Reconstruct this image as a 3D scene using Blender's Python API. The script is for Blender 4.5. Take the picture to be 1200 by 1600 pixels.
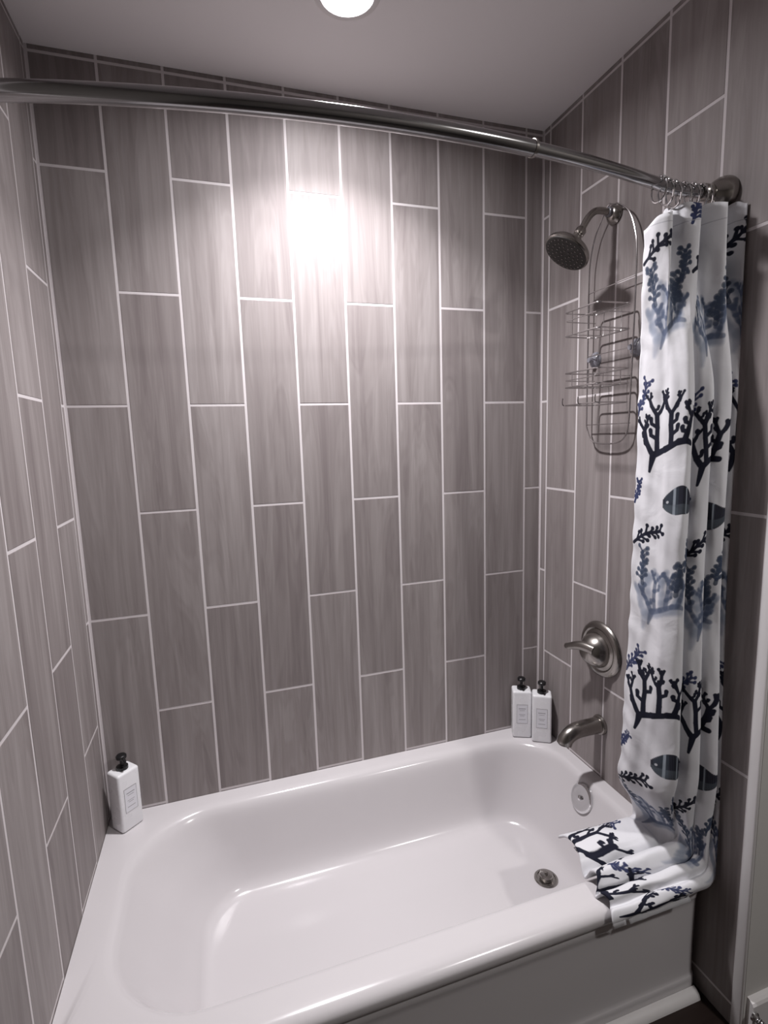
import bpy, math, random
import numpy as np
from mathutils import Vector, Matrix, noise as mn

for o in list(bpy.data.objects):
    bpy.data.objects.remove(o)
SC = bpy.context.scene
COL = SC.collection
random.seed(7)

# ------------------------------------------------------------------ units
# the scene is written in "tile units": 1 unit = 26.364 mm, x right along the back wall,
# y negative towards the camera, z relative to the first joint row; floor is z = FLOOR
U = 0.026364
FLOOR = -48.9
CEIL = 45.6
XR = 57.45          # tiled face of the right wall
YE = -31.9          # front end of the tiled side walls


def W(p):
    return Vector((p[0] * U, p[1] * U, (p[2] - FLOOR) * U))


# ------------------------------------------------------------------ camera
cam_d = bpy.data.cameras.new('camera')
cam = bpy.data.objects.new('camera', cam_d)
COL.objects.link(cam)
Rw = [[0.9523433611271338, -0.3035421370069572, -0.030071474495064296],
      [-0.07059971277638867, -0.12344017905673435, -0.9898374627939324],
      [0.29674535054984286, 0.9447881737488423, -0.1389874227092506]]
cp = W((14.819842635685657, -62.62153246138792, 7.307650076452436))
M = Matrix(((Rw[0][0], -Rw[1][0], -Rw[2][0], cp.x),
            (Rw[0][1], -Rw[1][1], -Rw[2][1], cp.y),
            (Rw[0][2], -Rw[1][2], -Rw[2][2], cp.z),
            (0, 0, 0, 1)))
cam.matrix_world = M
cam_d.sensor_fit = 'VERTICAL'
cam_d.sensor_height = 36
cam_d.sensor_width = 27
cam_d.lens = 813.4076 / 1600 * 36
cam_d.clip_start = 0.02
SC.camera = cam

# ------------------------------------------------------------------ world, lamps, exposure
wd = bpy.data.worlds.new('world')
SC.world = wd
wd.use_nodes = True
wd.node_tree.nodes['Background'].inputs[0].default_value = (0.6, 0.62, 0.7, 1)
wd.node_tree.nodes['Background'].inputs[1].default_value = 0.01
SC.view_settings.view_transform = 'Standard'
SC.view_settings.look = 'None'
SC.view_settings.gamma = 1
SC.view_settings.use_curve_mapping = False
SC.view_settings.exposure = 0.08
SC.cycles.caustics_reflective = False

LAMP_POS = (28.3, -13.6, CEIL - 0.25)


def area_lamp(name, pos, r, power, colour, spread):
    ld = bpy.data.lights.new(name, 'AREA')
    ld.shape = 'DISK'
    ld.size = 2 * r * U
    ld.energy = power
    ld.color = colour
    ld.spread = math.radians(spread)
    o = bpy.data.objects.new(name, ld)
    COL.objects.link(o)
    o.location = W(pos)
    return o


# one downlight: a narrow core and a wide weak skirt
area_lamp('shower_lamp', LAMP_POS, 2.0, 12.8, (1.0, 0.968, 0.99), 116)
area_lamp('shower_lamp_skirt', LAMP_POS, 2.0, 6.8, (1.0, 0.968, 0.99), 164)
area_lamp('room_fill_lamp', (66, -82, CEIL - 0.25), 2.6, 20, (1.0, 0.97, 0.95), 180)  # unseen fill added behind the camera to light apron and return wall

# ------------------------------------------------------------------ materials


def mat(name, base=(0.8, 0.8, 0.8), rough=0.5, metal=0.0, spec=0.5, coat=0.0, emit=None, estr=0):
    m = bpy.data.materials.new(name)
    m.use_nodes = True
    b = m.node_tree.nodes['Principled BSDF']
    b.inputs['Base Color'].default_value = (*base, 1)
    b.inputs['Roughness'].default_value = rough
    b.inputs['Metallic'].default_value = metal
    b.inputs['Specular IOR Level'].default_value = spec
    b.inputs['Coat Weight'].default_value = coat
    if emit:
        b.inputs['Emission Color'].default_value = (*emit, 1)
        b.inputs['Emission Strength'].default_value = estr
    return m


def nd(m, t, **k):
    n = m.node_tree.nodes.new(t)
    for a, v in k.items():
        setattr(n, a, v)
    return n


def lk(m, a, b):
    m.node_tree.links.new(a, b)


def noise_rough(m, scale, lo, hi, bump=0.0, bscale=None, coord='Object'):
    """roughness variation and fine relief"""
    b = m.node_tree.nodes['Principled BSDF']
    tc = nd(m, 'ShaderNodeTexCoord')
    n = nd(m, 'ShaderNodeTexNoise')
    n.inputs['Scale'].default_value = scale
    n.inputs['Detail'].default_value = 4
    lk(m, tc.outputs[coord], n.inputs['Vector'])
    mr = nd(m, 'ShaderNodeMapRange')
    mr.inputs['To Min'].default_value = lo
    mr.inputs['To Max'].default_value = hi
    lk(m, n.outputs['Fac'], mr.inputs['Value'])
    lk(m, mr.outputs[0], b.inputs['Roughness'])
    if bump:
        n2 = nd(m, 'ShaderNodeTexNoise')
        n2.inputs['Scale'].default_value = bscale or scale
        n2.inputs['Detail'].default_value = 5
        lk(m, tc.outputs[coord], n2.inputs['Vector'])
        bp = nd(m, 'ShaderNodeBump')
        bp.inputs['Strength'].default_value = bump
        bp.inputs['Distance'].default_value = 0.002
        lk(m, n2.outputs['Fac'], bp.inputs['Height'])
        lk(m, bp.outputs['Normal'], b.inputs['Normal'])


def wood_tile(name, dark, mid, light, rough=(0.5, 0.68)):
    """porcelain tile printed with a wood grain that runs along local z"""
    m = bpy.data.materials.new(name)
    m.use_nodes = True
    b = m.node_tree.nodes['Principled BSDF']
    b.inputs['Specular IOR Level'].default_value = 0.35
    tc = nd(m, 'ShaderNodeTexCoord')
    oi = nd(m, 'ShaderNodeObjectInfo')
    off = nd(m, 'ShaderNodeVectorMath', operation='SCALE')
    comb = nd(m, 'ShaderNodeCombineXYZ')
    mul = nd(m, 'ShaderNodeMath', operation='MULTIPLY')
    mul.inputs[1].default_value = 37.0
    lk(m, oi.outputs['Random'], mul.inputs[0])
    for i in range(3):
        lk(m, mul.outputs[0], comb.inputs[i])
    add = nd(m, 'ShaderNodeVectorMath', operation='ADD')
    lk(m, tc.outputs['Object'], add.inputs[0])
    lk(m, comb.outputs[0], add.inputs[1])
    # fine streaks
    mp = nd(m, 'ShaderNodeMapping')
    mp.inputs['Scale'].default_value = (48, 48, 1.6)
    lk(m, add.outputs[0], mp.inputs[0])
    n1 = nd(m, 'ShaderNodeTexNoise')
    n1.inputs['Scale'].default_value = 1.0
    n1.inputs['Detail'].default_value = 5
    n1.inputs['Roughness'].default_value = 0.55
    n1.inputs['Distortion'].default_value = 0.5
    lk(m, mp.outputs[0], n1.inputs['Vector'])
    # broad bands that bend like cathedral grain
    mp2 = nd(m, 'ShaderNodeMapping')
    mp2.inputs['Scale'].default_value = (13, 13, 1.2)
    lk(m, add.outputs[0], mp2.inputs[0])
    n2 = nd(m, 'ShaderNodeTexNoise')
    n2.inputs['Scale'].default_value = 1.0
    n2.inputs['Detail'].default_value = 3
    n2.inputs['Distortion'].default_value = 1.4
    lk(m, mp2.outputs[0], n2.inputs['Vector'])
    # contour rings of the broad field
    rg = nd(m, 'ShaderNodeMath', operation='MULTIPLY')
    rg.inputs[1].default_value = 55.0
    lk(m, n2.outputs['Fac'], rg.inputs[0])
    sn = nd(m, 'ShaderNodeMath', operation='SINE')
    lk(m, rg.outputs[0], sn.inputs[0])
    s1 = nd(m, 'ShaderNodeMath', operation='MULTIPLY_ADD')
    s1.inputs[1].default_value = 0.028
    lk(m, sn.outputs[0], s1.inputs[0])
    mx = nd(m, 'ShaderNodeMix')
    mx.inputs[0].default_value = 0.5
    lk(m, n1.outputs['Fac'], mx.inputs[2])
    lk(m, n2.outputs['Fac'], mx.inputs[3])
    lk(m, mx.outputs[0], s1.inputs[2])
    # tile to tile shift
    rs = nd(m, 'ShaderNodeMapRange')
    rs.inputs['To Min'].default_value = -0.08
    rs.inputs['To Max'].default_value = 0.06
    lk(m, oi.outputs['Random'], rs.inputs['Value'])
    ad = nd(m, 'ShaderNodeMath', operation='ADD')
    lk(m, s1.outputs[0], ad.inputs[0])
    lk(m, rs.outputs[0], ad.inputs[1])
    cr = nd(m, 'ShaderNodeValToRGB')
    cr.color_ramp.elements[0].position = 0.30
    cr.color_ramp.elements[0].color = (*dark, 1)
    cr.color_ramp.elements[1].position = 0.70
    cr.color_ramp.elements[1].color = (*light, 1)
    e = cr.color_ramp.elements.new(0.5)
    e.color = (*mid, 1)
    lk(m, ad.outputs[0], cr.inputs[0])
    lk(m, cr.outputs[0], b.inputs['Base Color'])
    mr = nd(m, 'ShaderNodeMapRange')
    mr.inputs['To Min'].default_value = rough[0]
    mr.inputs['To Max'].default_value = rough[1]
    lk(m, n1.outputs['Fac'], mr.inputs['Value'])
    lk(m, mr.outputs[0], b.inputs['Roughness'])
    bp = nd(m, 'ShaderNodeBump')
    bp.inputs['Strength'].default_value = 0.12
    bp.inputs['Distance'].default_value = 0.001
    lk(m, n1.outputs['Fac'], bp.inputs['Height'])
    lk(m, bp.outputs['Normal'], b.inputs['Normal'])
    return m


M_TILE = wood_tile('grey_wood_look_tile', (0.195, 0.168, 0.167), (0.265, 0.236, 0.232), (0.345, 0.314, 0.310))
M_PLANK = wood_tile('dark_floor_plank', (0.012, 0.007, 0.006), (0.02, 0.012, 0.010), (0.032, 0.02, 0.017), (0.4, 0.6))
M_GROUT = mat('pale_grout', (0.66, 0.62, 0.63), 0.8)
noise_rough(M_GROUT, 60, 0.7, 0.95, 0.3, 900)
M_CEIL = mat('ceiling_paint', (0.93, 0.91, 0.92), 0.75)
noise_rough(M_CEIL, 8, 0.7, 0.85, 0.05, 400)
M_PAINT = mat('pale_grey_wall_paint', (0.60, 0.585, 0.565), 0.7)
noise_rough(M_PAINT, 8, 0.6, 0.8, 0.06, 350)
M_PAINT2 = mat('bounce_dimming_wall_paint', (0.20, 0.185, 0.175), 0.7)  # unseen walls darkened to keep bounce off the shaded right-hand tiles
noise_rough(M_PAINT2, 8, 0.6, 0.8, 0.06, 350)
M_TRIM = mat('white_trim_paint', (0.78, 0.76, 0.76), 0.4)
noise_rough(M_TRIM, 10, 0.3, 0.5)
M_FLOORSUB = mat('floor_joint', (0.015, 0.012, 0.012), 0.9)
noise_rough(M_FLOORSUB, 30, 0.8, 0.95)
M_TUB = mat('white_enamel', (0.62, 0.597, 0.608), 0.13, spec=0.42)
noise_rough(M_TUB, 5, 0.12, 0.19)
M_NICKEL = mat('brushed_nickel', (0.36, 0.34, 0.32), 0.22, 1.0)
noise_rough(M_NICKEL, 40, 0.18, 0.3)
M_CHROME = mat('polished_chrome', (0.72, 0.72, 0.73), 0.07, 1.0)
noise_rough(M_CHROME, 25, 0.05, 0.12)
M_ROD = mat('satin_steel_rod', (0.36, 0.355, 0.36), 0.16, 1.0)
noise_rough(M_ROD, 30, 0.12, 0.2)
M_WIRE = mat('chrome_wire', (0.55, 0.53, 0.53), 0.2, 1.0)
noise_rough(M_WIRE, 30, 0.15, 0.28)
M_RUBBER = mat('dark_nozzle_rubber', (0.035, 0.032, 0.03), 0.5)
noise_rough(M_RUBBER, 60, 0.4, 0.6)
M_BLACK = mat('black_pump_plastic', (0.006, 0.006, 0.007), 0.3)
noise_rough(M_BLACK, 40, 0.25, 0.4)
M_BOTTLE = mat('white_glossy_plastic', (0.80, 0.80, 0.82), 0.28)
noise_rough(M_BOTTLE, 20, 0.22, 0.34)
M_LABEL = mat('label_paper', (0.74, 0.74, 0.78), 0.55)
noise_rough(M_LABEL, 40, 0.5, 0.6)
M_INK = mat('grey_label_ink', (0.30, 0.29, 0.31), 0.6)
noise_rough(M_INK, 40, 0.5, 0.7)
M_CUP = mat('smoky_translucent_plastic', (0.5, 0.5, 0.56), 0.2)
M_CUP.node_tree.nodes['Principled BSDF'].inputs['Transmission Weight'].default_value = 0.6
noise_rough(M_CUP, 40, 0.15, 0.3)
M_LENS = mat('lamp_lens', (1, 1, 1), 0.5, emit=(1, 0.97, 0.99), estr=14)
noise_rough(M_LENS, 10, 0.4, 0.6)
M_TIP = mat('white_rubber_tip', (0.75, 0.74, 0.72), 0.6)
noise_rough(M_TIP, 10, 0.5, 0.7)
M_LINER = mat('sheer_liner', (0.72, 0.72, 0.74), 0.35)
M_LINER.node_tree.nodes['Principled BSDF'].inputs['Transmission Weight'].default_value = 0.5
M_LINER.node_tree.nodes['Principled BSDF'].inputs['IOR'].default_value = 1.1
noise_rough(M_LINER, 20, 0.3, 0.45)

# ------------------------------------------------------------------ mesh helpers


class MB:
    """collects geometry in tile units and links it as one object"""

    def __init__(s):
        s.v, s.f, s.sm, s.uv = [], [], [], None

    def add(s, vs, fs, smooth=False):
        b = len(s.v)
        s.v += [tuple(p) for p in vs]
        for f in fs:
            s.f.append(tuple(b + i for i in f))
            s.sm.append(smooth)

    def box(s, x0, x1, y0, y1, z0, z1, bev=0.0):
        if bev <= 0:
            vs = [(x, y, z) for z in (z0, z1) for y in (y0, y1) for x in (x0, x1)]
            s.add(vs, [(0, 2, 3, 1), (4, 5, 7, 6), (0, 1, 5, 4), (2, 6, 7, 3), (0, 4, 6, 2), (1, 3, 7, 5)])
            return
        s.rounded(x0, x1, y0, y1, z0, z1, bev, 2)

    def rounded(s, x0, x1, y0, y1, z0, z1, r, n=3, taper=0.0, frame=None):
        """box whose vertical edges and top and bottom edges are rounded"""
        rings = []
        prof = [(r * (1 - math.sin(a)), r * (1 - math.cos(a))) for a in [math.pi / 2 * i / n for i in range(n + 1)]]
        seq = [(z0 + pz, ins) for ins, pz in prof]
        seq = [(z0 + r * (1 - math.cos(math.pi / 2 * i / n)), r * (1 - math.sin(math.pi / 2 * i / n))) for i in range(n + 1)]
        seq += [(z1 - r * (1 - math.sin(math.pi / 2 * i / n)) * 1.0, r * (1 - math.cos(math.pi / 2 * i / n))) for i in range(n + 1)]
        for z, ins in seq:
            ring = []
            a0, a1, b0, b1 = x0 + ins, x1 - ins, y0 + ins, y1 - ins
            rr = max(r - ins * 0.5, r * 0.4)
            for cx, cy, st in ((a1 - rr, b1 - rr, 0), (a0 + rr, b1 - rr, 90), (a0 + rr, b0 + rr, 180), (a1 - rr, b0 + rr, 270)):
                for i in range(n + 1):
                    a = math.radians(st + 90 * i / n)
                    ring.append((cx + rr * math.cos(a), cy + rr * math.sin(a), z))
            rings.append(ring)
        if frame:
            rings = [[frame(p) for p in rg] for rg in rings]
        s.loft(rings, True, True, True)

    def loft(s, rings, cap0=False, cap1=False, smooth=True, closed=True):
        n = len(rings[0])
        vs = [p for r in rings for p in r]
        fs = []
        for i in range(len(rings) - 1):
            for j in range(n if closed else n - 1):
                k = (j + 1) % n
                fs.append((i * n + j, i * n + k, (i + 1) * n + k, (i + 1) * n + j))
        s.add(vs, fs, smooth)
        b = len(s.v) - len(vs)
        if cap0:
            s.f.append(tuple(b + j for j in reversed(range(n))))
            s.sm.append(False)
        if cap1:
            s.f.append(tuple(b + (len(rings) - 1) * n + j for j in range(n)))
            s.sm.append(False)

    def tube(s, pts, r, n=10, closed=False, cap=True):
        pts = [Vector(p) for p in pts]
        m = len(pts)
        rs = r if isinstance(r, (list, tuple)) else [r] * m
        tg = []
        for i in range(m):
            a = pts[(i - 1) % m] if closed or i > 0 else pts[i]
            b = pts[(i + 1) % m] if closed or i < m - 1 else pts[i]
            tg.append((b - a).normalized())
        up = Vector((0, 0, 1)) if abs(tg[0].z) < 0.9 else Vector((1, 0, 0))
        nrm = (up - tg[0] * up.dot(tg[0])).normalized()
        rings = []
        for i in range(m):
            t = tg[i]
            nrm = (nrm - t * nrm.dot(t))
            if nrm.length < 1e-6:
                nrm = t.orthogonal()
            nrm.normalize()
            bn = t.cross(nrm)
            rings.append([pts[i] + (nrm * math.cos(2 * math.pi * k / n) + bn * math.sin(2 * math.pi * k / n)) * rs[i] for k in range(n)])
        if closed:
            rings.append(rings[0])
        s.loft(rings, cap and not closed, cap and not closed, True)

    def lathe(s, prof, org, axis, n=32, cap0=True, cap1=True, squash=None):
        """prof: list of (distance along the axis, radius)"""
        a = Vector(axis).normalized()
        u = a.orthogonal().normalized()
        w = a.cross(u)
        o = Vector(org)
        rings = [[o + a * h + (u * math.cos(2 * math.pi * k / n) + w * math.sin(2 * math.pi * k / n)) * max(r, 1e-4) for k in range(n)] for h, r in prof]
        s.loft(rings, cap0, cap1, True)

    def build(s, name, m, parent=None, origin=None, mesh=None, sharp=35):
        """parent: a thing created by thing(); vertices become local to its location"""
        me = bpy.data.meshes.new(name)
        if parent is not None:
            org = parent['_o']
        else:
            org = origin if origin is not None else (0, 0, FLOOR)
        ow = W(org)
        me.from_pydata([W(p) - ow for p in s.v], [], s.f)
        me.polygons.foreach_set('use_smooth', s.sm)
        me.materials.append(m)
        me.update()
        if any(s.sm) and sharp:
            me.set_sharp_from_angle(angle=math.radians(sharp))
        ob = bpy.data.objects.new(name, me)
        COL.objects.link(ob)
        ob['_o'] = tuple(org)
        if parent is not None:
            ob.parent = parent
        else:
            ob.location = ow
        return ob


def tag(o, label=None, cat=None, group=None, kind=None):
    if label:
        o['label'] = label
    if cat:
        o['category'] = cat
    if group:
        o['group'] = group
    if kind:
        o['kind'] = kind
    return o


def thing(name, origin, label=None, cat=None, group=None, kind=None):
    o = bpy.data.objects.new(name, None)
    o.empty_display_size = 0.05
    COL.objects.link(o)
    o.location = W(origin)
    o['_o'] = tuple(origin)
    return tag(o, label, cat, group, kind)


def catmull(pts, n):
    """Catmull-Rom through points (tuples of any length)"""
    P = [np.array(p, float) for p in pts]
    P = [2 * P[0] - P[1]] + P + [2 * P[-1] - P[-2]]
    out = []
    for i in range(1, len(P) - 2):
        for k in range(n):
            t = k / n
            a, b, c, d = P[i - 1], P[i], P[i + 1], P[i + 2]
            out.append(0.5 * ((2 * b) + (c - a) * t + (2 * a - 5 * b + 4 * c - d) * t * t + (3 * b - a - 3 * c + d) * t ** 3))
    out.append(P[-2])
    return out


# ------------------------------------------------------------------ room shell
ROOM_X1 = 92
ROOM_Y = -112


def slab(name, x0, x1, y0, y1, z0, z1, m, label, kind='structure'):
    b = MB()
    b.box(x0, x1, y0, y1, z0, z1)
    o = b.build(name, m, origin=((x0 + x1) / 2, (y0 + y1) / 2, z0))
    return tag(o, label, kind=kind)


G = 0.024      # how far the grout lies behind the tile faces
wall_back = slab('wall_back', -0.2, XR + 0.2, G, 4, FLOOR, CEIL, M_GROUT, 'back wall behind the bathtub clad in vertical grey wood-look tiles')
wall_left = slab('wall_left', -4, -G, YE, 4, FLOOR, CEIL, M_GROUT, 'left wall of the tub alcove clad in vertical grey wood-look tiles')
wall_right = slab('wall_right', XR + G, XR + 4.2, YE, 4, FLOOR, CEIL, M_GROUT, 'right wall with the shower plumbing clad in vertical grey wood-look tiles')
slab('wall_return', XR + G, ROOM_X1, YE - 1.06, YE - 0.001, FLOOR, CEIL, M_PAINT, 'pale grey painted wall past the white corner trim on the right')
slab('wall_left_front', -4, -0.35, ROOM_Y, YE - 0.95, FLOOR, CEIL, M_PAINT2, 'painted left wall nearer the camera')
slab('wall_far_right', ROOM_X1, ROOM_X1 + 4, ROOM_Y, YE, FLOOR, CEIL, M_PAINT2, 'painted wall on the right behind the camera')
slab('wall_front', -4, ROOM_X1 + 4, ROOM_Y - 4, ROOM_Y, FLOOR, CEIL, M_PAINT2, 'painted wall behind the camera')
slab('ceiling', -4, ROOM_X1 + 4, ROOM_Y - 4, 4, CEIL, CEIL + 3, M_CEIL, 'flat white painted ceiling over the tub')
floor = slab('floor', -4, ROOM_X1 + 4, ROOM_Y - 4, 4, FLOOR - 3, FLOOR - 0.06, M_FLOORSUB, 'dark brown plank floor in front of the bathtub')

# tiles: every one an object with its own edges
P_, H_ = 6.1, 11.6585
GR = 0.135          # half a joint
TOPZ = CEIL - 0.55
_cache = {}


def tile_mesh(w, h, m, nm='tile'):
    key = (round(w, 2), round(h, 2), nm)
    if key in _cache:
        return _cache[key]
    b = MB()
    bv, t = 0.02, 0.3
    a, c = w / 2, h / 2
    vs = [(-a, t, -c), (a, t, -c), (a, t, c), (-a, t, c),
          (-a, bv, -c), (a, bv, -c), (a, bv, c), (-a, bv, c),
          (-a + bv, 0, -c + bv), (a - bv, 0, -c + bv), (a - bv, 0, c - bv), (-a + bv, 0, c - bv)]
    fs = []
    for k in (0, 4):
        for j in range(4):
            n = (j + 1) % 4
            fs.append((k + j, k + n, k + 4 + n, k + 4 + j))
    fs.append((8, 9, 10, 11))
    me = bpy.data.meshes.new(nm)
    me.from_pydata([(x * U, y * U, z * U) for x, y, z in vs], [], fs)
    me.materials.append(m)
    me.update()
    _cache[key] = me
    return me


def put_tile(wall, along, a0, a1, z0, z1, face, m=M_TILE, nm='tile'):
    """along: 'back', 'left' or 'right'; a0..a1 along the wall, z0..z1, with the joints taken off"""
    if a1 - a0 < 0.3 or z1 - z0 < 0.2:
        return
    me = tile_mesh(a1 - a0, z1 - z0, m, nm)
    o = bpy.data.objects.new(nm, me)
    COL.objects.link(o)
    jit = random.uniform(-0.012, 0.012)
    ca, cz = (a0 + a1) / 2, (z0 + z1) / 2
    if along == 'back':
        p, rz = (ca, face + jit, cz), 0
    elif along == 'left':
        p, rz = (face + jit, ca, cz), math.pi / 2
    else:
        p, rz = (face + jit, ca, cz), -math.pi / 2
    o.parent = wall
    o.location = W(p) - W(wall['_o'])
    o.rotation_euler = (0, 0, rz)


def column(wall, along, a0, a1, odd, face, zbot):
    """joints of an even column lie on even rows, of an odd one on odd rows"""
    js = [k * H_ for k in range(-5, 5) if (k % 2 == 1) == odd and zbot < k * H_ < TOPZ - 0.1]
    zs = [zbot] + js + [TOPZ]
    for z0, z1 in zip(zs[:-1], zs[1:]):
        put_tile(wall, along, a0 + GR, a1 - GR, z0 + (GR if z0 > zbot else 0), z1 - GR, face)
    put_tile(wall, along, a0 + GR * (1 if a0 else 0), a1 - GR, TOPZ + GR, CEIL, face)


TUBTOP = -35.0
cols = [0.12] + [P_ * i for i in range(1, 10)] + [XR - 0.05]
for i in range(10):
    column(wall_back, 'back', cols[i], cols[i + 1], i % 2 == 0, 0.0, TUBTOP - 1.2)
ys = [0, -1.1] + [-1.1 - 6.17 * i for i in range(1, 6)]
ys[-1] = YE
for i in range(6):
    column(wall_left, 'left', ys[i + 1], ys[i] - (0.1 if i == 0 else 0), i % 2 == 0, 0.0, TUBTOP - 1.2 if i < 5 else FLOOR)
ys = [0, -1.42] + [-1.42 - 6.1 * i for i in range(1, 6)]
ys[-1] = YE
for i in range(6):
    column(wall_right, 'right', ys[i + 1], ys[i] - (0.1 if i == 0 else 0), i % 2 == 0, XR, TUBTOP - 1.2 if i < 4 else FLOOR)

# floor planks
fx = 0.0
pw = 7.0
k = 0
y = -28.6
while y > -100:
    x = -3.5 - (k % 3) * 13
    while x < ROOM_X1 + 3:
        xa, xb = max(x, -0.3), min(x + 40, ROOM_X1)
        if y < YE:
            lim = ROOM_X1
        else:
            lim = XR
        xb = min(xb, lim)
        if xb - xa > 1 and (y > -70):
            b = MB()
            b.box(xa + 0.04, xb - 0.04, y - pw + 0.04, y - 0.04, FLOOR - 0.06, FLOOR, 0)
            me = bpy.data.meshes.new('plank')
            cx, cy = (xa + xb) / 2, y - pw / 2
            me.from_pydata([Vector(((q[2] - FLOOR) * U, (q[1] - cy) * U, (q[0] - cx) * U)) for q in b.v], [], [f[::-1] for f in b.f])
            me.materials.append(M_PLANK)
            o = bpy.data.objects.new('plank', me)
            COL.objects.link(o)
            o.parent = floor
            o.location = W((cx, cy, FLOOR)) - W(floor['_o'])
            o.rotation_euler = (0, math.pi / 2, 0)
            me.transform(Matrix.Rotation(math.pi, 4, 'X') @ Matrix.Rotation(0, 4, 'Z'))
        x += 40
    y -= pw
    k += 1

# white corner trims at the front end of the side walls
b = MB()
b.rounded(XR - 0.22, XR + 0.8, YE - 1.02, YE - 0.02, FLOOR, CEIL, 0.16, 3)
tag(b.build('trim_1', M_TRIM, origin=(XR, YE, FLOOR)), 'narrow white vertical corner trim at the right end of the tiles', kind='structure')
b = MB()
b.rounded(-0.9, 0.2, YE - 0.92, YE - 0.02, FLOOR, CEIL, 0.16, 3)
tag(b.build('trim_2', M_TRIM, origin=(0, YE, FLOOR)), 'narrow white vertical trim at the left end of the tiles', kind='structure')
# quarter round along the foot of the tub
b = MB()
prof = [(-28.45, FLOOR)] + [(-28.45 - 0.85 * math.cos(a), FLOOR + 0.85 * math.sin(a)) for a in [math.pi / 2 * i / 6 for i in range(7)]]
b.loft([[(x, yy, z) for yy, z in prof] for x in (0.1, XR - 1.0, XR - 0.75)], True, True, True)
tag(b.build('trim_3', M_TRIM, origin=(28, -28.5, FLOOR)), 'white quarter-round strip on the floor along the tub front', kind='structure')
# tall baseboard on the painted return wall
b = MB()
yb = YE - 1.06
sec = [(yb, FLOOR), (yb - 0.62, FLOOR), (yb - 0.62, -45.1), (yb - 0.5, -44.85), (yb - 0.3, -44.7), (yb, -44.6)]
b.loft([[(x, yy, z) for yy, z in sec] for x in (XR + 0.35, XR + 1.0, ROOM_X1)], True, True, False)
tag(b.build('baseboard_right', M_TRIM, origin=(75, yb, FLOOR)), 'tall white baseboard on the painted wall at the lower right', kind='structure')

# ------------------------------------------------------------------ ceiling lights


def ceiling_light(x, y, r, label):
    t = thing('ceiling_light', (x, y, CEIL - 0.3), label, 'light')
    b = MB()
    b.lathe([(0, r + 0.65), (0.1, r + 0.62), (0.22, r + 0.35), (0.22, r + 0.02), (0.05, r), (0, r)], (x, y, CEIL), (0, 0, -1), 48, False, False)
    b.build('trim_ring', M_TRIM, t)
    b = MB()
    b.lathe([(0, r), (0.05, r), (0.14, r * 0.85), (0.2, r * 0.5), (0.22, 0.01)], (x, y, CEIL), (0, 0, -1), 48, False, True)
    b.build('lens', M_LENS, t)


ceiling_light(28.3, -13.6, 2.35, 'round recessed downlight glowing in the ceiling over the tub')
ceiling_light(66, -82, 2.6, 'unseen round downlight added in the ceiling behind the camera as room fill')  # added fixture out of view, goes with the room fill

# ------------------------------------------------------------------ bathtub


def rrect(x0, x1, y0, y1, rl, rr, z, nc=12, ns=12):
    """rounded rectangle ring, y0 is the back (larger), y1 the front; rl/rr corner radii left and right"""
    out = []
    cs = [(x1 - rr, y0 - rr, rr, 0), (x0 + rl, y0 - rl, rl, 90), (x0 + rl, y1 + rl, rl, 180), (x1 - rr, y1 + rr, rr, 270)]
    arcs = []
    for cx, cy, r, st in cs:
        arcs.append([(cx + r * math.cos(math.radians(st + 90 * i / nc)), cy + r * math.sin(math.radians(st + 90 * i / nc)), z) for i in range(nc + 1)])
    for i in range(4):
        out += arcs[i]
        a, b = Vector(arcs[i][-1]), Vector(arcs[(i + 1) % 4][0])
        out += [tuple(a.lerp(b, k / ns)) for k in range(1, ns)]
    return out


TX0, TX1 = 0.05, XR - 0.05
tub = thing('bathtub', (28.7, -14.5, FLOOR), 'white glossy alcove bathtub with a deep basin and flat front apron', 'bathtub')
RZ = -35.2
# z, x0, x1, y0, y1, r left, r right
outer = [(-37.3, TX0, TX1, -0.05, -28.15, .12, .12), (-37.15, TX0, TX1, -0.05, -28.5, .12, .12), (-36.85, TX0, TX1, -0.05, -28.85, .12, .12),
         (-36.3, TX0, TX1, -0.05, -29.1, .12, .12), (-35.8, TX0, TX1, -0.05, -29.0, .12, .12), (-35.45, TX0, TX1, -0.05, -28.7, .12, .12),
         (-35.25, TX0, TX1, -0.05, -28.25, .12, .12), (RZ, TX0, TX1, -0.05, -27.7, .12, .12)]
inner_c = [(-35.2, 2.2, 56.3, -1.5, -26.2, 8.6, 7.0), (-35.24, 2.7, 55.9, -1.9, -25.9, 8.4, 6.9), (-35.4, 3.2, 55.6, -2.35, -25.6, 8.2, 6.8), (-35.8, 3.6, 55.3, -2.75, -25.35, 8.0, 6.7),
           (-36.6, 4.1, 55.0, -3.1, -25.1, 7.9, 6.6), (-38.5, 5.4, 54.3, -3.55, -24.8, 7.5, 6.4), (-40.5, 6.9, 53.5, -3.95, -24.5, 7.0, 6.2),
           (-42.4, 8.3, 52.7, -4.35, -24.2, 6.2, 6.0), (-43.7, 9.3, 52.1, -4.75, -23.9, 5.6, 5.8), (-44.4, 9.8, 51.6, -5.2, -23.5, 5.2, 5.6), (-44.8, 10.3, 51.0, -5.8, -22.9, 4.9, 5.3),
           (-44.97, 11.0, 50.2, -6.6, -22.2, 4.6, 4.9), (-45.0, 12.2, 49.2, -7.7, -21.2, 4.2, 4.5)]
flat_c = [(-45.0, 15.0, 47.4, -9.4, -19.9, 4.6, 4.1), (-45.0, 18, 45.5, -11, -19, 3.6, 3.6), (-45.0, 24, 40, -13, -17, 1.8, 1.8), (-45.0, 29, 33, -14.6, -15.4, .38, .38)]
rings = [rrect(a[1], a[2], a[3], a[4], a[5], a[6], a[0]) for a in outer]
for a in catmull(inner_c, 4):
    rings.append(rrect(a[1], a[2], a[3], a[4], a[5], a[6], a[0]))
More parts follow.
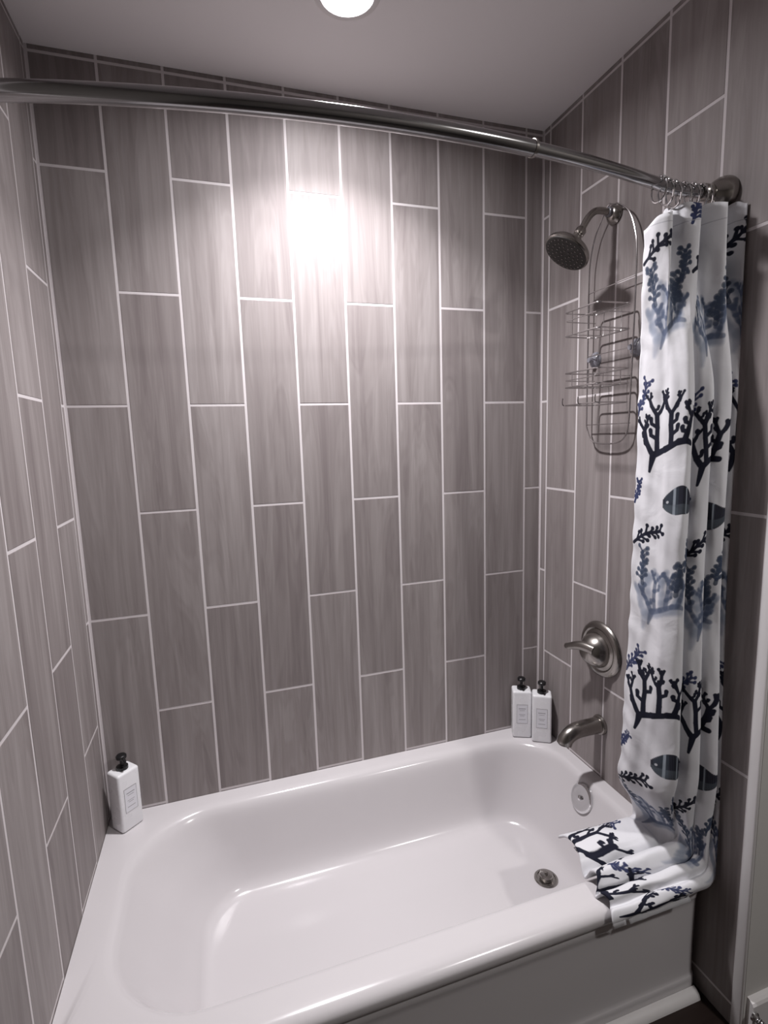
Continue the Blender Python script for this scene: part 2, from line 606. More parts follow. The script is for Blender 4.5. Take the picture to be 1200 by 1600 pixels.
for a in flat_c:
    rings.append(rrect(a[1], a[2], a[3], a[4], a[5], a[6], a[0]))
b = MB()
b.loft(rings, False, True, True)
b.build('basin', M_TUB, tub, sharp=60)
# apron with a shallow recess and a foot flange
b = MB()
sec = [(-28.1, -37.1), (-28.3, -37.4), (-28.32, -38.2), (-28.2, -39.0), (-28.15, -44), (-28.2, -46.6), (-28.35, -47.1), (-28.42, -47.6), (-28.42, FLOOR + .02)]
sec = [tuple(p) for p in catmull(sec, 3)]
xs = [(TX0, 0), (1.0, 0), (XR - 1.6, 0), (XR - 1.0, .04), (XR - .6, .2), (XR - .3, .6), (XR - .2, 1.2)]
b.loft([[(x, yy + dy, z) for yy, z in sec] + [(x, -27.0, FLOOR + .02), (x, -27.0, -37.1)] for x, dy in xs], True, True, True)
b.build('apron', M_TUB, tub)
# overflow plate on the right inner wall
ox, oy, oz = 54.75, -13.7, -37.35
ax = Vector((-1, 0, 0.35)).normalized()
b = MB()
b.lathe([(-0.1, 1.7), (0.12, 1.75), (0.28, 1.7), (0.36, 1.5), (0.36, 1.25), (0.3, 0.95), (0.34, 0.6), (0.36, 0.01)], (ox, oy, oz), ax, 36)
ovp = b.build('overflow_plate', M_CHROME, tub)
b = MB()
b.lathe([(0.3, 0.34), (0.62, 0.3), (0.7, 0.2), (0.72, 0.01)], (ox, oy, oz), ax, 20)
b.build('trip_lever', M_CHROME, ovp)
# drain with its stopper
dx, dy_, dz = 48.45, -15.4, -44.98
b = MB()
b.lathe([(-0.1, 1.38), (0.05, 1.38), (0.14, 1.28), (0.14, 1.1), (0.02, 1.04), (0.0, 0.01)], (dx, dy_, dz), (0, 0, 1), 32)
dr = b.build('drain', M_NICKEL, tub)
b = MB()
b.lathe([(0.05, 0.72), (0.5, 0.8), (0.62, 0.72), (0.68, 0.45), (0.68, 0.2), (0.95, 0.18), (1.0, 0.01)], (dx, dy_, dz), (0, 0, 1), 28)
b.build('stopper', M_NICKEL, dr)

# ------------------------------------------------------------------ shower rod
ZR = 26.97


def rod_y(x):
    return -28.9 + 0.005 * (x - 28.0) ** 2 if x < 52 else -26.02 + (52 - x) * -0.0 - 0.012 * (x - 52) ** 2 * 1.0


rod = thing('shower_rod', (28.7, -28.9, ZR), 'curved satin steel shower curtain rod spanning the tub between the side walls', 'curtain rod')
b = MB()
b.tube([(x, rod_y(x), ZR) for x in np.linspace(0.3, 37.2, 40)], 0.54, 24)
b.build('outer_tube', M_ROD, rod)
b = MB()
b.tube([(x, rod_y(x), ZR) for x in np.linspace(37.0, 55.8, 26)], 0.46, 24)
b.build('inner_tube', M_ROD, rod)
b = MB()
b.lathe([(-0.12, 0.5), (-0.1, 0.59), (0.1, 0.59), (0.12, 0.5)], (37.2, rod_y(37.2), ZR), (1, 0.09, 0), 24)
b.build('collar', M_NICKEL, rod)
ye = rod_y(56)
for sx, x0, yy in ((1, XR, ye), (-1, 0, rod_y(1))):
    b = MB()
    b.lathe([(0, 1.45), (0.25, 1.45), (0.6, 1.35), (1.0, 1.1), (1.3, 0.8), (1.5, 0.55), (1.52, 0.01)], (x0 - sx * 0.02, yy, ZR), (-sx, 0, 0), 32)
    fl = b.build('wall_flange', M_NICKEL, rod)
    b = MB()
    b.lathe([(0, 0.58), (0.2, 0.66), (0.9, 0.66), (1.1, 0.56)], (x0 - sx * 1.4, yy, ZR), (-sx, 0, 0), 24)
    b.build('socket', M_NICKEL, fl)

# ------------------------------------------------------------------ curtain rings
RX = [50.3, 51.2, 52.2, 53.2, 54.1, 54.9, 55.4]
ORD = ['leftmost chrome curtain ring on the rod, at the free edge of the curtain', 'second chrome curtain ring from the left on the rod', 'third chrome curtain ring from the left on the rod',
       'middle one of the seven chrome curtain rings on the rod', 'third chrome curtain ring from the wall flange', 'second chrome curtain ring from the wall flange',
       'chrome curtain ring nearest the wall flange of the rod']
for i, rx in enumerate(RX):
    yy = rod_y(rx)
    t = thing('curtain_ring', (rx, yy, ZR), ORD[i], 'ring', 'curtain rings bunched at the right end of the rod')
    b = MB()
    tilt = random.uniform(-0.25, 0.25)
    pts = []
    for a in np.linspace(0, 2 * math.pi, 25)[:-1]:
        pts.append((rx + tilt * math.cos(a) * 0.9, yy + 0.78 * math.sin(a), ZR - 0.38 + 0.98 * math.cos(a)))
    b.tube(pts, 0.07, 8, closed=True)
    b.build('hoop', M_CHROME, t)
    b = MB()
    for a in np.linspace(-0.9, 0.9, 5):
        q = Vector((rx + tilt * math.cos(a) * 0.9, yy + 0.78 * math.sin(a), ZR - 0.38 + 0.98 * math.cos(a)))
        b.lathe([(-0.13, 0.02), (-0.09, 0.1), (0, 0.13), (0.09, 0.1), (0.13, 0.02)], q, (0, math.cos(a), -math.sin(a)), 10)
    b.build('roller_beads', M_CHROME, t)

# ------------------------------------------------------------------ shower curtain
# sections of the hanging cloth, from the free left edge (0) to the wall side (12)
SEC_TOP = [(50.6, -24.7), (50.75, -25.9), (51.3, -26.8), (51.9, -25.7), (52.3, -25.1), (52.8, -26.6), (53.6, -27.5), (54.1, -26.2), (54.3, -25.2),
           (54.8, -27.0), (55.6, -28.2), (56.1, -26.6), (56.6, -25.8), (57.1, -27.6), (57.2, -28.6)]
SEC_MID = [(51.7, -23.6), (51.55, -24.9), (51.75, -26.2), (51.65, -27.4), (52.1, -28.5), (52.9, -28.4), (53.4, -27.3), (53.7, -28.5), (54.4, -28.9),
           (54.9, -27.7), (55.2, -28.9), (55.9, -29.3), (56.3, -28.0), (56.7, -29.1), (57.15, -28.8)]
SEC_BOT = [(51.3, -23.4), (51.1, -24.8), (51.5, -26.1), (51.6, -27.5), (52.4, -28.7), (53.2, -28.5), (53.7, -27.5), (54.1, -28.8), (54.9, -29.2),
           (55.3, -28.0), (55.6, -29.3), (56.3, -29.9), (56.6, -28.7), (56.9, -29.6), (57.2, -29.4)]
# section of the tail that lies on the rim: (y, z)
SEC_TAIL = [(-21.0, -34.5), (-22.0, -33.7), (-23.6, -33.3), (-25.0, -33.6), (-25.6, -34.7), (-26.1, -33.5), (-27.0, -33.1), (-27.6, -34.0), (-27.65, -34.9),
            (-28.2, -34.0), (-28.8, -34.0), (-29.0, -34.8), (-29.5, -34.6), (-29.8, -35.2), (-29.6, -35.9)]
NS = 9
ct, cm, cb, tl = (catmull(s_, NS) for s_ in (SEC_TOP, SEC_MID, SEC_BOT, SEC_TAIL))
NCOL = len(ct)
ZTOP = 25.75
NV, NA, NT = 150, 18, 46


def smooth(t):
    t = min(max(t, 0), 1)
    return t * t * (3 - 2 * t)


grid = []
for j in range(NCOL):
    q = j / (NCOL - 1)
    top, mid, bot, tail = ct[j], cm[j], cb[j], tl[j]
    r = 0.75 + 0.35 * q
    zt = float(tail[1])
    yt = float(tail[0])
    # scalloped heading
    zc = ZTOP - 0.35 * (0.5 + 0.5 * math.cos(q * math.pi * 14)) - 1.3 * math.exp(-(q / 0.14) ** 2)
    zend = zt + r
    col = []
    for i in range(NV):
        u = i / (NV - 1)
        z = zc + (zend - zc) * u
        a = smooth((25.5 - z) / 16.0)
        c_ = smooth((-2 - z) / 26.0)
        p = top * (1 - a) + (mid * (1 - c_) + bot * c_) * a
        x, y = float(p[0]), float(p[1])
        # near the rim the cloth fans out towards the tail
        g_ = smooth((-24 - z) / 9.0)
        y = y * (1 - g_ * 0.8) + yt * g_ * 0.8 if True else y
        # the foot of the cloth is drawn towards the wall before it folds back
        h_ = smooth((-26 - z) / 7.5)
        x += h_ * max(0.0, 55.0 + 1.9 * q - x)
        wv = 0.10 * mn.noise(Vector((q * 9, z * 0.12, 3))) + 0.05 * mn.noise(Vector((q * 22, z * 0.3, 8)))
        pk = 0.11 * math.sin(z * 2.1 + q * 30 + 2 * mn.noise(Vector((z * .4, 0, 4)))) * math.exp(-(q / 0.17) ** 2) * (0.4 + 0.6 * abs(mn.noise(Vector((z * .15, 2, 2)))) * 2) * (1 if z > -32 else 0)
        x += wv * 2.2 - pk
        y += wv * 1.2
        x = min(x, XR - 0.12)
        col.append((x, y, z))
    xe, ye_, _ = col[-1]
    for i in range(1, NA + 1):
        a = math.pi / 2 * i / NA
        g_ = i / NA
        col.append((xe - r * (1 - math.cos(a)), ye_ + (yt - ye_) * g_, zend - r * math.sin(a)))
    xs_ = xe - r
    xh = 46.3 - 0.7 * smooth(q * 1.6) + 0.25 * math.sin(q * 19)
    for i in range(1, NT + 1):
        g_ = i / NT
        x = xs_ + (xh - xs_) * g_
        y = yt + (0.22 * mn.noise(Vector((x * 0.35, q * 7, 1))) + 0.25 * (1 - q) * g_)
        z = zt + 0.32 * mn.noise(Vector((x * 0.3, q * 6, 5))) * (1 - 0.5 * g_) - (0.25 * g_ if q > 0.2 else 0.0)
        floor_z = RZ + 0.28 + 0.25 * (1 - q)
        if y > -28.0:
            z = max(z, RZ + 0.22)
        # sags a little over the basin edge at its back corner
        col.append((x, y, z))
    # rolled hem
    for i in range(1, 9):
        a = math.pi * i / 8
        col.append((x - 0.22 * math.sin(a), y, max(z - 0.22 * (1 - math.cos(a)) * .8, RZ + .05 if y > -28.6 else -99)))
    for i in range(1, 5):
        col.append((x + .3 * i, y, max(z - .36, RZ + .05 if y > -28.6 else -99)))
    grid.append(col)
NR = len(grid[0])
# arc length across the cloth (print coordinate) taken at mid height
sl = [0.0]
for j in range(1, NCOL):
    a, c_ = Vector(grid[j - 1][NV // 2]), Vector(grid[j][NV // 2])
    sl.append(sl[-1] + (a - c_).length)
SW, TH = 30.0, 76.0
IPU = 30
IW, IH = int(SW * IPU), int(TH * IPU)
img = np.ones((IH, IW, 3), np.float32) * np.array([0.80, 0.80, 0.83], np.float32)


def stroke(p0, p1, r0, r1, colr, alpha=1.0, soft=0.05):
    """tapered capsule painted in cloth coordinates (s across, t down from the heading)"""
    x0, x1 = min(p0[0], p1[0]) - max(r0, r1) - .2, max(p0[0], p1[0]) + max(r0, r1) + .2
    y0, y1 = min(p0[1], p1[1]) - max(r0, r1) - .2, max(p0[1], p1[1]) + max(r0, r1) + .2
    a0, a1 = max(int(x0 * IPU), 0), min(int(x1 * IPU) + 1, IW)
    b0, b1 = max(int(y0 * IPU), 0), min(int(y1 * IPU) + 1, IH)
    if a1 <= a0 or b1 <= b0:
        return
    X, Y = np.meshgrid((np.arange(a0, a1) + .5) / IPU, (np.arange(b0, b1) + .5) / IPU)
    dx, dy = p1[0] - p0[0], p1[1] - p0[1]
    L2 = dx * dx + dy * dy + 1e-9
    h = np.clip(((X - p0[0]) * dx + (Y - p0[1]) * dy) / L2, 0, 1)
    d = np.sqrt((X - p0[0] - h * dx) ** 2 + (Y - p0[1] - h * dy) ** 2) - (r0 + (r1 - r0) * h)
    k = (np.clip(0.5 - d / soft, 0, 1) * alpha)[..., None]
    img[b0:b1, a0:a1] = img[b0:b1, a0:a1] * (1 - k) + np.array(colr, np.float32) * k


INK = (0.012, 0.014, 0.028)
NAVY = (0.04, 0.05, 0.12)
BLUE = (0.12, 0.15, 0.23)
PALE = (0.33, 0.37, 0.46)
SLATE = (0.06, 0.08, 0.13)


def coral(s, t, h, colr, rng, w=0.26, spread=0.3, depth=2, alpha=1.0, lean=0.0, soft=0.06, knob=1.25):
    """four or five thick upright stems that fork into blunt knobs, joined at a bent foot"""
    def grow(p, ang, ln, rad, d):
        n = 3
        for k_ in range(n):
            q_ = (p[0] + math.sin(ang) * ln / n, p[1] - math.cos(ang) * ln / n)
            stroke(p, q_, rad, rad * .96, colr, alpha, soft)
            p, rad = q_, rad * .96
            ang = ang * .85 + rng.uniform(-.16, .16)
            if k_ < n - 1 and rng.random() < .75:
                sd = rng.choice((-1, 1))
                e_ = (p[0] + sd * ln * .2, p[1] - ln * .1)
                f_ = (e_[0] + sd * .05, e_[1] - ln * .14)
                stroke(p, e_, rad * .8, rad * .7, colr, alpha, soft)
                stroke(e_, f_, rad * .7, rad * .75 * knob, colr, alpha, soft)
        if d == 0:
            stroke(p, p, rad * knob, rad * knob, colr, alpha, soft)
            return
        for sd in (-1, 1):
            grow(p, ang + sd * rng.uniform(.4, .7), ln * rng.uniform(.38, .55), max(rad * .8, .1), d - 1)
    foot = (s - h * .18, t)
    stroke(foot, (s - h * .13, t - h * .22), w * .5, w * 1.35, colr, alpha, soft)
    pts = [(s - h * .13, t - h * .22), (s + h * .05, t - h * .3), (s + h * .25, t - h * .36), (s + h * .42, t - h * .34)]
    for a_, b_ in zip(pts[:-1], pts[1:]):
        stroke(a_, b_, w * 1.25, w * 1.0, colr, alpha, soft)
    stems = [(s - h * .16, t - h * .25, -.55, .42), (s - h * .08, t - h * .28, -.08, .62), (s + h * .14, t - h * .34, .05, .55), (s + h * .33, t - h * .36, .35, .42)]
    for x_, y_, a_, l_ in stems:
        grow((x_, y_), lean + a_ * spread / .3, h * l_ * .72, w, depth - 1)


def twig(s, t, ang, ln, colr, rng, w=.11, alpha=1.0):
    p = (s, t)
    n = 6
    for k_ in range(n):
        q_ = (p[0] + math.sin(ang) * ln / n, p[1] - math.cos(ang) * ln / n)
        stroke(p, q_, w * 1.1, w, colr, alpha)
        for sd in (-1, 1):
            a_ = ang + sd * rng.uniform(.6, 1.0)
            l2 = ln / n * rng.uniform(.7, 1.5)
            e_ = (q_[0] + math.sin(a_) * l2, q_[1] - math.cos(a_) * l2)
            stroke(q_, e_, w * .8, w * .7, colr, alpha)
            stroke(e_, e_, w * 1.3, w * 1.3, colr, alpha)
        p = q_
        ang += rng.uniform(-.2, .2)


def fish(s, t, ln, rng, flip=1):
    """small dark striped reef fish"""
    n = 26
    for k_ in range(n + 1):
        u_ = k_ / n
        hh = 1.25 * math.sin(math.pi * min(u_ * .92 + .06, 1)) ** .8
        x = s + flip * (u_ - .5) * ln
        dark_ = INK if (u_ > .45 or u_ < .07) else (0.03, 0.04, 0.06)
        if .30 < u_ < .36 or .62 < u_ < .68:
            dark_ = (0.35, 0.40, 0.46)
        stroke((x, t - hh), (x, t + hh * .85), ln / n * .8, ln / n * .8, dark_, .95)
        stroke((x, t + hh * .25), (x, t + hh * .8), ln / n * .7, ln / n * .7, (0.2, 0.24, 0.27), .3)
    x = s + flip * .5 * ln
    stroke((x, t), (x + flip * .8, t - .7), .15, .1, NAVY)
    stroke((x, t), (x + flip * .8, t + .7), .15, .1, NAVY)
    x = s - flip * .38 * ln
    stroke((x, t - .1), (x, t - .1), .12, .12, (.6, .62, .66))


rng = random.Random(21)
TT = lambda z: ZTOP - z          # height to distance down the cloth
period = 24.6
for rep in range(-1, 4):
    base = 3.6 + period - period * rep       # z of the black coral's foot in this repeat
    for col_ in range(4):
        s0 = 3.0 + col_ * 7.2
        zz = base - (col_ % 2) * 1.2
        coral(s0 + .1, TT(zz), 6.8, INK, rng, w=.25, depth=3)
        if TT(zz - 2.7) > 6:
            fish(s0 + 2.3, TT(zz - 2.7), 3.3, rng, 1)
        twig(s0 - 2.8, TT(zz - 6.8), .95, 3.6, INK, rng, .15)
        twig(s0 - 2.9, TT(zz - 3.0), .3, 2.0, NAVY, rng, .12)
        coral(s0 + .0, TT(zz - 14.6), 6.2, PALE, rng, w=.36, depth=2, alpha=.6, soft=.34, knob=1.0)
        coral(s0 + .5, TT(zz - 14.0), 5.6, BLUE, rng, w=.22, depth=2, alpha=.8, soft=.14)
        twig(s0 - 1.3, TT(zz - 10.4), -.25, 3.0, SLATE, rng, .17, .85)
        twig(s0 + 2.2, TT(zz - 11.0), .1, 2.6, SLATE, rng, .2, .8)
        twig(s0 - 3.0, TT(zz - 19.6), .5, 3.0, NAVY, rng, .14, .95)
        twig(s0 + 3.2, TT(zz - 8.6), .2, 2.4, SLATE, rng, .16, .9)

stroke((0, 1.55), (SW, 1.55), .03, .03, (.45, .45, .5), .8)      # stitched heading seam
bimg = bpy.data.images.new('coral_print', IW, IH, float_buffer=False)
srgb = np.where(img <= 0.0031308, img * 12.92, 1.055 * np.power(np.clip(img, 1e-6, 1), 1 / 2.4) - 0.055)
rgba = np.ones((IH, IW, 4), np.float32)
rgba[..., :3] = srgb[::-1]
bimg.pixels.foreach_set(rgba.ravel())
bimg.update()
bimg.pack()


def cloth_mat():
    m = mat('coral_print_cloth', (0.8, 0.8, 0.83), 0.75, spec=0.25)
    b_ = m.node_tree.nodes['Principled BSDF']
    uvn = nd(m, 'ShaderNodeUVMap')
    it = nd(m, 'ShaderNodeTexImage', image=bimg)
    it.extension = 'EXTEND'
    lk(m, uvn.outputs[0], it.inputs[0])
    lk(m, it.outputs[0], b_.inputs['Base Color'])
    tc = nd(m, 'ShaderNodeTexCoord')
    n = nd(m, 'ShaderNodeTexNoise')
    n.inputs['Scale'].default_value = 14
    n.inputs['Detail'].default_value = 3
    n.inputs['Distortion'].default_value = 1.0
    lk(m, tc.outputs['Object'], n.inputs['Vector'])
    bp = nd(m, 'ShaderNodeBump')
    bp.inputs['Strength'].default_value = 0.35
    bp.inputs['Distance'].default_value = 0.006
    lk(m, n.outputs['Fac'], bp.inputs['Height'])
    lk(m, bp.outputs['Normal'], b_.inputs['Normal'])
    tr = nd(m, 'ShaderNodeBsdfTranslucent')
    lk(m, it.outputs[0], tr.inputs['Color'])
    ms = nd(m, 'ShaderNodeMixShader')
    ms.inputs[0].default_value = 0.12
    lk(m, b_.outputs[0], ms.inputs[1])
    lk(m, tr.outputs[0], ms.inputs[2])
    lk(m, ms.outputs[0], m.node_tree.nodes['Material Output'].inputs[0])
    return m


M_CLOTH = cloth_mat()


def cloth(name, cols_, parent, m, thick, uvs=True):
    nr = len(cols_[0])
    vs = [p for c in cols_ for p in c]
    fs = [(j * nr + i, (j + 1) * nr + i, (j + 1) * nr + i + 1, j * nr + i + 1) for j in range(len(cols_) - 1) for i in range(nr - 1)]
    b_ = MB()
    b_.add(vs, fs, True)
    o = b_.build(name, m, parent, sharp=0)
    me = o.data
    if uvs:
        vuv = []
        for j, c in enumerate(cols_):
            d = 0.0
            for i in range(nr):
                if i:
                    d += (Vector(c[i]) - Vector(c[i - 1])).length
                vuv.append((sl[j] / SW, 1 - (d + ZTOP - c[0][2]) / TH))
        ul = me.uv_layers.new(name='UVMap')
        li = np.empty(len(me.loops), np.int32)
        me.loops.foreach_get('vertex_index', li)
        ul.data.foreach_set('uv', np.array(vuv, np.float32)[li].ravel())
    sd = o.modifiers.new('thickness', 'SOLIDIFY')
    sd.thickness = thick * U
    sd.offset = 0
    return o


cur = thing('shower_curtain', (54.5, -27, ZR), 'white shower curtain printed with navy coral and fish, its tail folded over the tub rim', 'shower curtain')
cloth('curtain_cloth', grid, cur, M_CLOTH, 0.05)
# stitched header band
hb = [[(p[0] - .03 * k_, p[1] - .05, p[2]) for k_, p in ((1, c[i]) for i in range(0, 7))] for c in grid]
# sheer liner that shows under the tail
lin = []
for j in range(0, NCOL, 3):
    q = j / (NCOL - 1)
    c = []
    yt, zt = float(tl[j][0]), float(tl[j][1])
    for i in range(24):
        g_ = i / 23
        x = 54.0 + (47.0 - 54.0) * g_
        y = -22.0 - 7.9 * q
        z = RZ + 0.10 + 0.06 * mn.noise(Vector((x, y, 2)))
        if y < -27.6:
            z -= (-27.6 - y) ** 2 * 0.22
        c.append((x, y, z))
    lin.append(c)
cloth('curtain_liner', lin, cur, M_LINER, 0.02, False)

# ------------------------------------------------------------------ shower head
AY, AZ = -13.3, 30.5
sh = thing('shower_fixture', (XR, AY, AZ), 'brushed nickel shower head on a bent wall arm above the wire caddy', 'shower')
b = MB()
b.lathe([(0, 1.05), (0.15, 1.08), (0.4, 0.95), (0.65, 0.7), (0.75, 0.5)], (XR - 0.01, AY, AZ), (-1, 0, 0), 32)
b.build('wall_flange', M_NICKEL, sh)
arm = catmull([(XR - .1, AY, AZ), (56.2, AY, AZ + .15), (55.0, AY, AZ + .1), (54.1, AY, AZ - .5), (53.4, AY, AZ - 1.5), (53.05, AY, AZ - 2.1)], 6)
b = MB()
b.tube(arm, 0.36, 18)
b.build('arm', M_NICKEL, sh)
hd = Vector((-0.59, 0.06, -0.80)).normalized()
p0 = Vector((53.1, AY, AZ - 2.0))
b = MB()
b.lathe([(-0.2, .42), (0, .55), (.5, .55), (.6, .42), (0.75, .42), (0.95, .60), (1.3, 0.62), (1.45, .5), (1.6, .65), (1.8, 1.15), (2.05, 1.85), (2.3, 2.3), (2.55, 2.48), (2.85, 2.52), (2.98, 2.42)], p0, hd, 40)
b.build('head_body', M_NICKEL, sh)
b = MB()
b.lathe([(2.9, 2.4), (3.02, 2.34), (3.06, 2.15), (3.04, 1.2), (3.0, .01)], p0, hd, 40, False, True)
fc = b.build('spray_face', M_RUBBER, sh)
b = MB()
u_ = hd.orthogonal().normalized()
w_ = hd.cross(u_)
for rr, nn in ((0.5, 6), (1.0, 12), (1.5, 18), (2.0, 26)):
    for k_ in range(nn):
        a = 2 * math.pi * k_ / nn
        q_ = p0 + hd * 3.0 + (u_ * math.cos(a) + w_ * math.sin(a)) * rr
        b.lathe([(0, .075), (.12, .06), (.14, .02)], q_, hd, 6, False, True)
noz = b.build('spray_nozzles', M_NICKEL, fc)
noz['kind'] = 'stuff'

# ------------------------------------------------------------------ wire caddy
cad = thing('shower_caddy', (56.2, -13.85, 18), 'two-tier chrome wire shower caddy hanging from the shower arm', 'caddy')
FX = 56.6
fr = catmull([(FX, -10.5, 8.0), (FX, -10.45, 12), (FX, -10.4, 18), (FX, -10.35, 24), (FX, -10.5, 26.6), (FX, -11.2, 28.9), (FX, -12.2, 30.3), (FX, -12.9, 31.15), (FX, -13.4, 31.4),
              (FX, -13.9, 31.15), (FX, -14.9, 30.75), (FX, -16.2, 29.6), (FX, -17.1, 27.6), (FX, -17.45, 25), (FX, -17.4, 18), (FX, -17.25, 12), (FX, -17.1, 8.0), (FX, -16.6, 6.7),
              (FX, -15.6, 6.15), (FX, -13.8, 6.0), (FX, -12, 6.15), (FX, -11.0, 6.7)], 6)
b = MB()
b.tube(fr[:-1], 0.085, 8, closed=True)
b.build('frame', M_WIRE, cad)


def wire_loop(b, x0, x1, y0, y1, z, r=0.07, rc=0.4):
    pts = []
    for cx, cy, st in ((x1 - rc, y1 - rc, 0), (x0 + rc, y1 - rc, 90), (x0 + rc, y0 + rc, 180), (x1 - rc, y0 + rc, 270)):
        for i in range(5):
            a = math.radians(st + 22.5 * i)
            pts.append((cx + rc * math.cos(a), cy + rc * math.sin(a), z))
    b.tube(pts, r, 7, closed=True)


def basket(x0, y0, y1, zt, zb, mids, slats):
    b = MB()
    wire_loop(b, x0, FX, y0, y1, zt, .085)
    wire_loop(b, x0, FX, y0, y1, zb, .085)
    for z in mids:
        b.tube([(FX, y1, z), (x0 + .3, y1, z), (x0, y1 - .3, z), (x0, y0 + .3, z), (x0 + .3, y0, z), (FX, y0, z)], .055, 6)
    o = b.build('basket', M_WIRE, cad)
    for k_ in range(slats):
        y_ = y0 + (y1 - y0) * (k_ + .5) / slats
        s_ = MB()
        s_.tube([(x0, y_, zt), (x0, y_, zb + .15), (x0 + .15, y_, zb), (FX - .1, y_, zb), (FX, y_, zb + .2), (FX, y_, zt)], .05, 6)
        s_.build('wire', M_WIRE, o)


basket(52.5, -17.0, -11.6, 20.4, 17.9, (19.5,), 2)
basket(52.5, -17.1, -11.7, 13.9, 12.35, (13.1,), 2)
b = MB()
wire_loop(b, 52.5, FX, -17.1, -11.75, 10.4, .075)
for yy in (-11.75, -14.4, -17.1):
    b.tube([(52.5, yy, 10.4), (52.3, yy, 10.5), (52.25, yy, 10.8), (52.3, yy, 11.2)], .07, 7)
b.build('hook_rack', M_WIRE, cad)
for z in (23.0, 16.0, 8.2):
    b = MB()
    b.tube([(FX, -10.45, z), (FX, -17.35, z)], .055, 6)
    b.build('crossbar', M_WIRE, cad)
for yy, z in ((-10.75, 15.6), (-17.05, 16.0)):
    b = MB()
    b.lathe([(0, .95), (.12, .9), (.35, .6), (.5, .3), (.8, .25), (.9, .3), (1.0, .25)], (XR - .03, yy, z), (-1, 0, 0), 24)
    b.build('suction_cup', M_CUP, cad)
b = MB()
b.lathe([(-.25, .42), (-.2, .5), (.2, .5), (.25, .42)], (FX, AY, AZ + .12), (1, 0, 0), 20)
b.build('arm_grip', M_CUP, cad)

# ------------------------------------------------------------------ shower valve
VY, VZ = -13.1, -18.65
va = thing('shower_valve', (XR, VY, VZ), 'round brushed nickel shower valve plate with a lever handle', 'faucet')
b = MB()
b.lathe([(0, 3.35), (.12, 3.4), (.35, 3.3), (.55, 3.0), (.6, 2.7), (.5, 2.5), (.55, 2.3), (.75, 2.0)], (XR - .01, VY, VZ), (-1, 0, 0), 56)
b.build('escutcheon', M_NICKEL, va)
b = MB()
b.lathe([(.4, 2.15), (.9, 2.1), (1.4, 1.9), (1.9, 1.55), (2.3, 1.1), (2.5, .7), (2.55, .01)], (XR - .1, VY, VZ), (-1, 0, 0), 40)
hub = b.build('handle_dome', M_NICKEL, va)
b = MB()
lv = catmull([(55.6, -14.1, VZ + .45), (55.2, -13.1, VZ + .6), (54.9, -12.2, VZ + .5), (54.7, -11.4, VZ + .2), (54.55, -10.7, VZ - .1), (54.5, -10.2, VZ - .2)], 5)
rl = [0.68 - 0.34 * i / (len(lv) - 1) for i in range(len(lv))]
rl[-2], rl[-1] = .34, .2
b.tube(lv, rl, 16)
b.build('lever', M_NICKEL, va)

# ------------------------------------------------------------------ tub spout
SY, SZ = -13.3, -28.35
sp = thing('tub_spout', (XR, SY, SZ), 'brushed nickel tub spout over the right end of the tub', 'faucet')
b = MB()
path = catmull([(XR - .02, SY, SZ), (56.4, SY, SZ + .02), (55.0, SY, SZ + .02), (53.9, SY, SZ - .05), (53.0, SY, SZ - .35), (52.4, SY, SZ - .85), (52.2, SY, SZ - 1.4)], 6)
n_ = len(path)
rd = [1.05 if i < 2 else 0.98 - 0.08 * i / n_ for i in range(n_)]
b.tube(path, rd, 26)
b.build('spout_body', M_NICKEL, sp)
b = MB()
b.lathe([(0, 1.2), (.15, 1.22), (.4, 1.12), (.45, .9)], (XR - .01, SY, SZ), (-1, 0, 0), 32)
b.build('wall_ring', M_NICKEL, sp)
b = MB()
b.lathe([(0, .7), (.12, .7), (.15, .01)], (52.2, SY, SZ - 1.36), (-.15, 0, -1), 24)
b.build('outlet', M_RUBBER, sp)

# ------------------------------------------------------------------ pump bottles


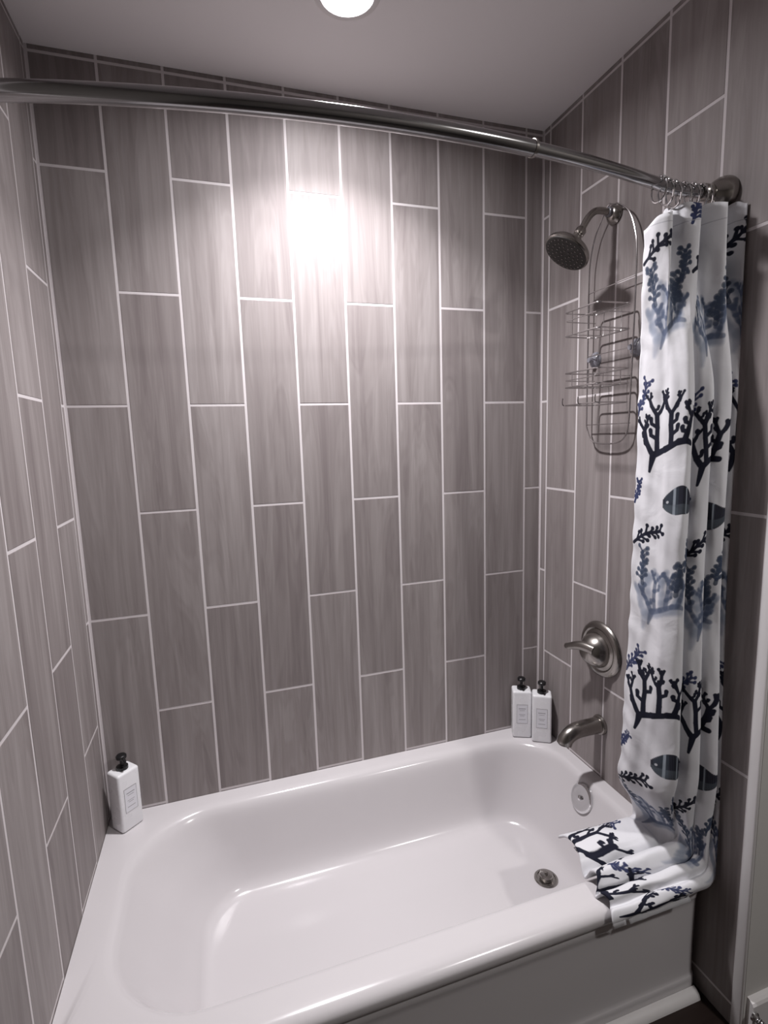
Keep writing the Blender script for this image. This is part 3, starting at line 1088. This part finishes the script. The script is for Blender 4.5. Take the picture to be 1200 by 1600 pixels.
def pump_bottle(x, y, deg, label, w=2.6, d=2.1, h=6.9, nozdeg=-60):
    z0 = RZ + 0.01
    t = thing('pump_bottle', (x, y, z0), label, 'bottle', 'white pump bottles on the tub rim')
    a = math.radians(deg)
    ca, sa = math.cos(a), math.sin(a)

    def F(p):       # local (right, back, up) to scene; front face looks to local -y
        return (x + p[0] * ca - p[1] * sa, y + p[0] * sa + p[1] * ca, z0 + p[2])
    b = MB()
    b.rounded(-w / 2, w / 2, -d / 2, d / 2, 0, h, .28, 5, frame=F)
    body = b.build('bottle_body', M_BOTTLE, t)
    b = MB()
    b.lathe([(0, .62), (.35, .62), (.4, .5)], F((0, 0, h - .03)), (0, 0, 1), 24)
    b.build('collar', M_BLACK, t)
    b = MB()
    b.lathe([(.3, .2), (1.15, .2), (1.2, .5), (1.3, .56), (1.55, .55), (1.65, .45), (1.68, .01)], F((0, 0, h)), (0, 0, 1), 20)
    na = math.radians(nozdeg)
    nd_ = Vector((math.cos(na), math.sin(na), 0))
    c0 = Vector(F((0, 0, h + 1.42)))
    b.tube([c0, c0 + nd_ * .6, c0 + nd_ * .95 + Vector((0, 0, -.12)), c0 + nd_ * 1.05 + Vector((0, 0, -.3))], [.2, .17, .14, .12], 10)
    b.build('pump_head', M_BLACK, t)
    # label plate with its fine frame and lines too small to read
    yf = -d / 2 - .012
    b = MB()
    lw, l0, l1 = .74, 2.2, 5.0

    def plate(bb, u0, u1, v0, v1, th):
        vs = [F((uu, yf - dd, vv)) for vv in (v0, v1) for dd in (-.01, th) for uu in (u0, u1)]
        bb.add(vs, [(0, 2, 3, 1), (4, 5, 7, 6), (0, 1, 5, 4), (2, 6, 7, 3), (0, 4, 6, 2), (1, 3, 7, 5)])
    plate(b, -lw, lw, l0, l1, .006)
    lab = b.build('label', M_LABEL, body)
    b = MB()
    e = .035
    plate(b, -lw, lw, l0, l0 + e, .012)
    plate(b, -lw, lw, l1 - e, l1, .012)
    plate(b, -lw, -lw + e, l0, l1, .012)
    plate(b, lw - e, lw, l0, l1, .012)
    for k_, (v, hw, th_) in enumerate(((4.35, .48, .09), (4.1, .36, .05), (3.5, .42, .05), (3.3, .3, .05), (2.75, .46, .06))):
        plate(b, -hw, hw, v, v + th_, .012)
    b.build('label_print', M_INK, t)
    return t


pump_bottle(2.2, -2.25, 42, 'white pump bottle standing alone on the left corner of the tub rim')
pump_bottle(53.5, -1.9, -25, 'white pump bottle on the right rim corner, nearer the back wall', nozdeg=-120)
pump_bottle(55.45, -3.95, -32, 'white pump bottle on the right rim corner, nearer the tub spout', nozdeg=-120)

# ------------------------------------------------------------------ door stop on the baseboard
dsx, dsz = 57.95, -46.0
dy0 = yb - 0.62
t = thing('door_stop', (dsx, dy0, dsz), 'chrome spring door stop sticking out of the baseboard at the lower right corner', 'door stop')
b = MB()
b.lathe([(0, .45), (.15, .45), (.3, .3), (.35, .01)], (dsx, dy0, dsz), (0, -1, 0), 20)
b.build('base', M_CHROME, t)
b = MB()
b.tube([(dsx + .24 * math.cos(a), dy0 - .3 - 2.6 * a / (2 * math.pi * 13), dsz + .24 * math.sin(a)) for a in np.linspace(0, 2 * math.pi * 13, 13 * 12)], .075, 6)
b.build('spring', M_CHROME, t)
b = MB()
b.lathe([(0, .3), (.1, .36), (.5, .36), (.62, .28), (.63, .01)], (dsx, dy0 - 2.85, dsz), (0, -1, 0), 20)
b.build('rubber_tip', M_TIP, t)

for o in bpy.data.objects:
    if '_o' in o.keys():
        del o['_o']
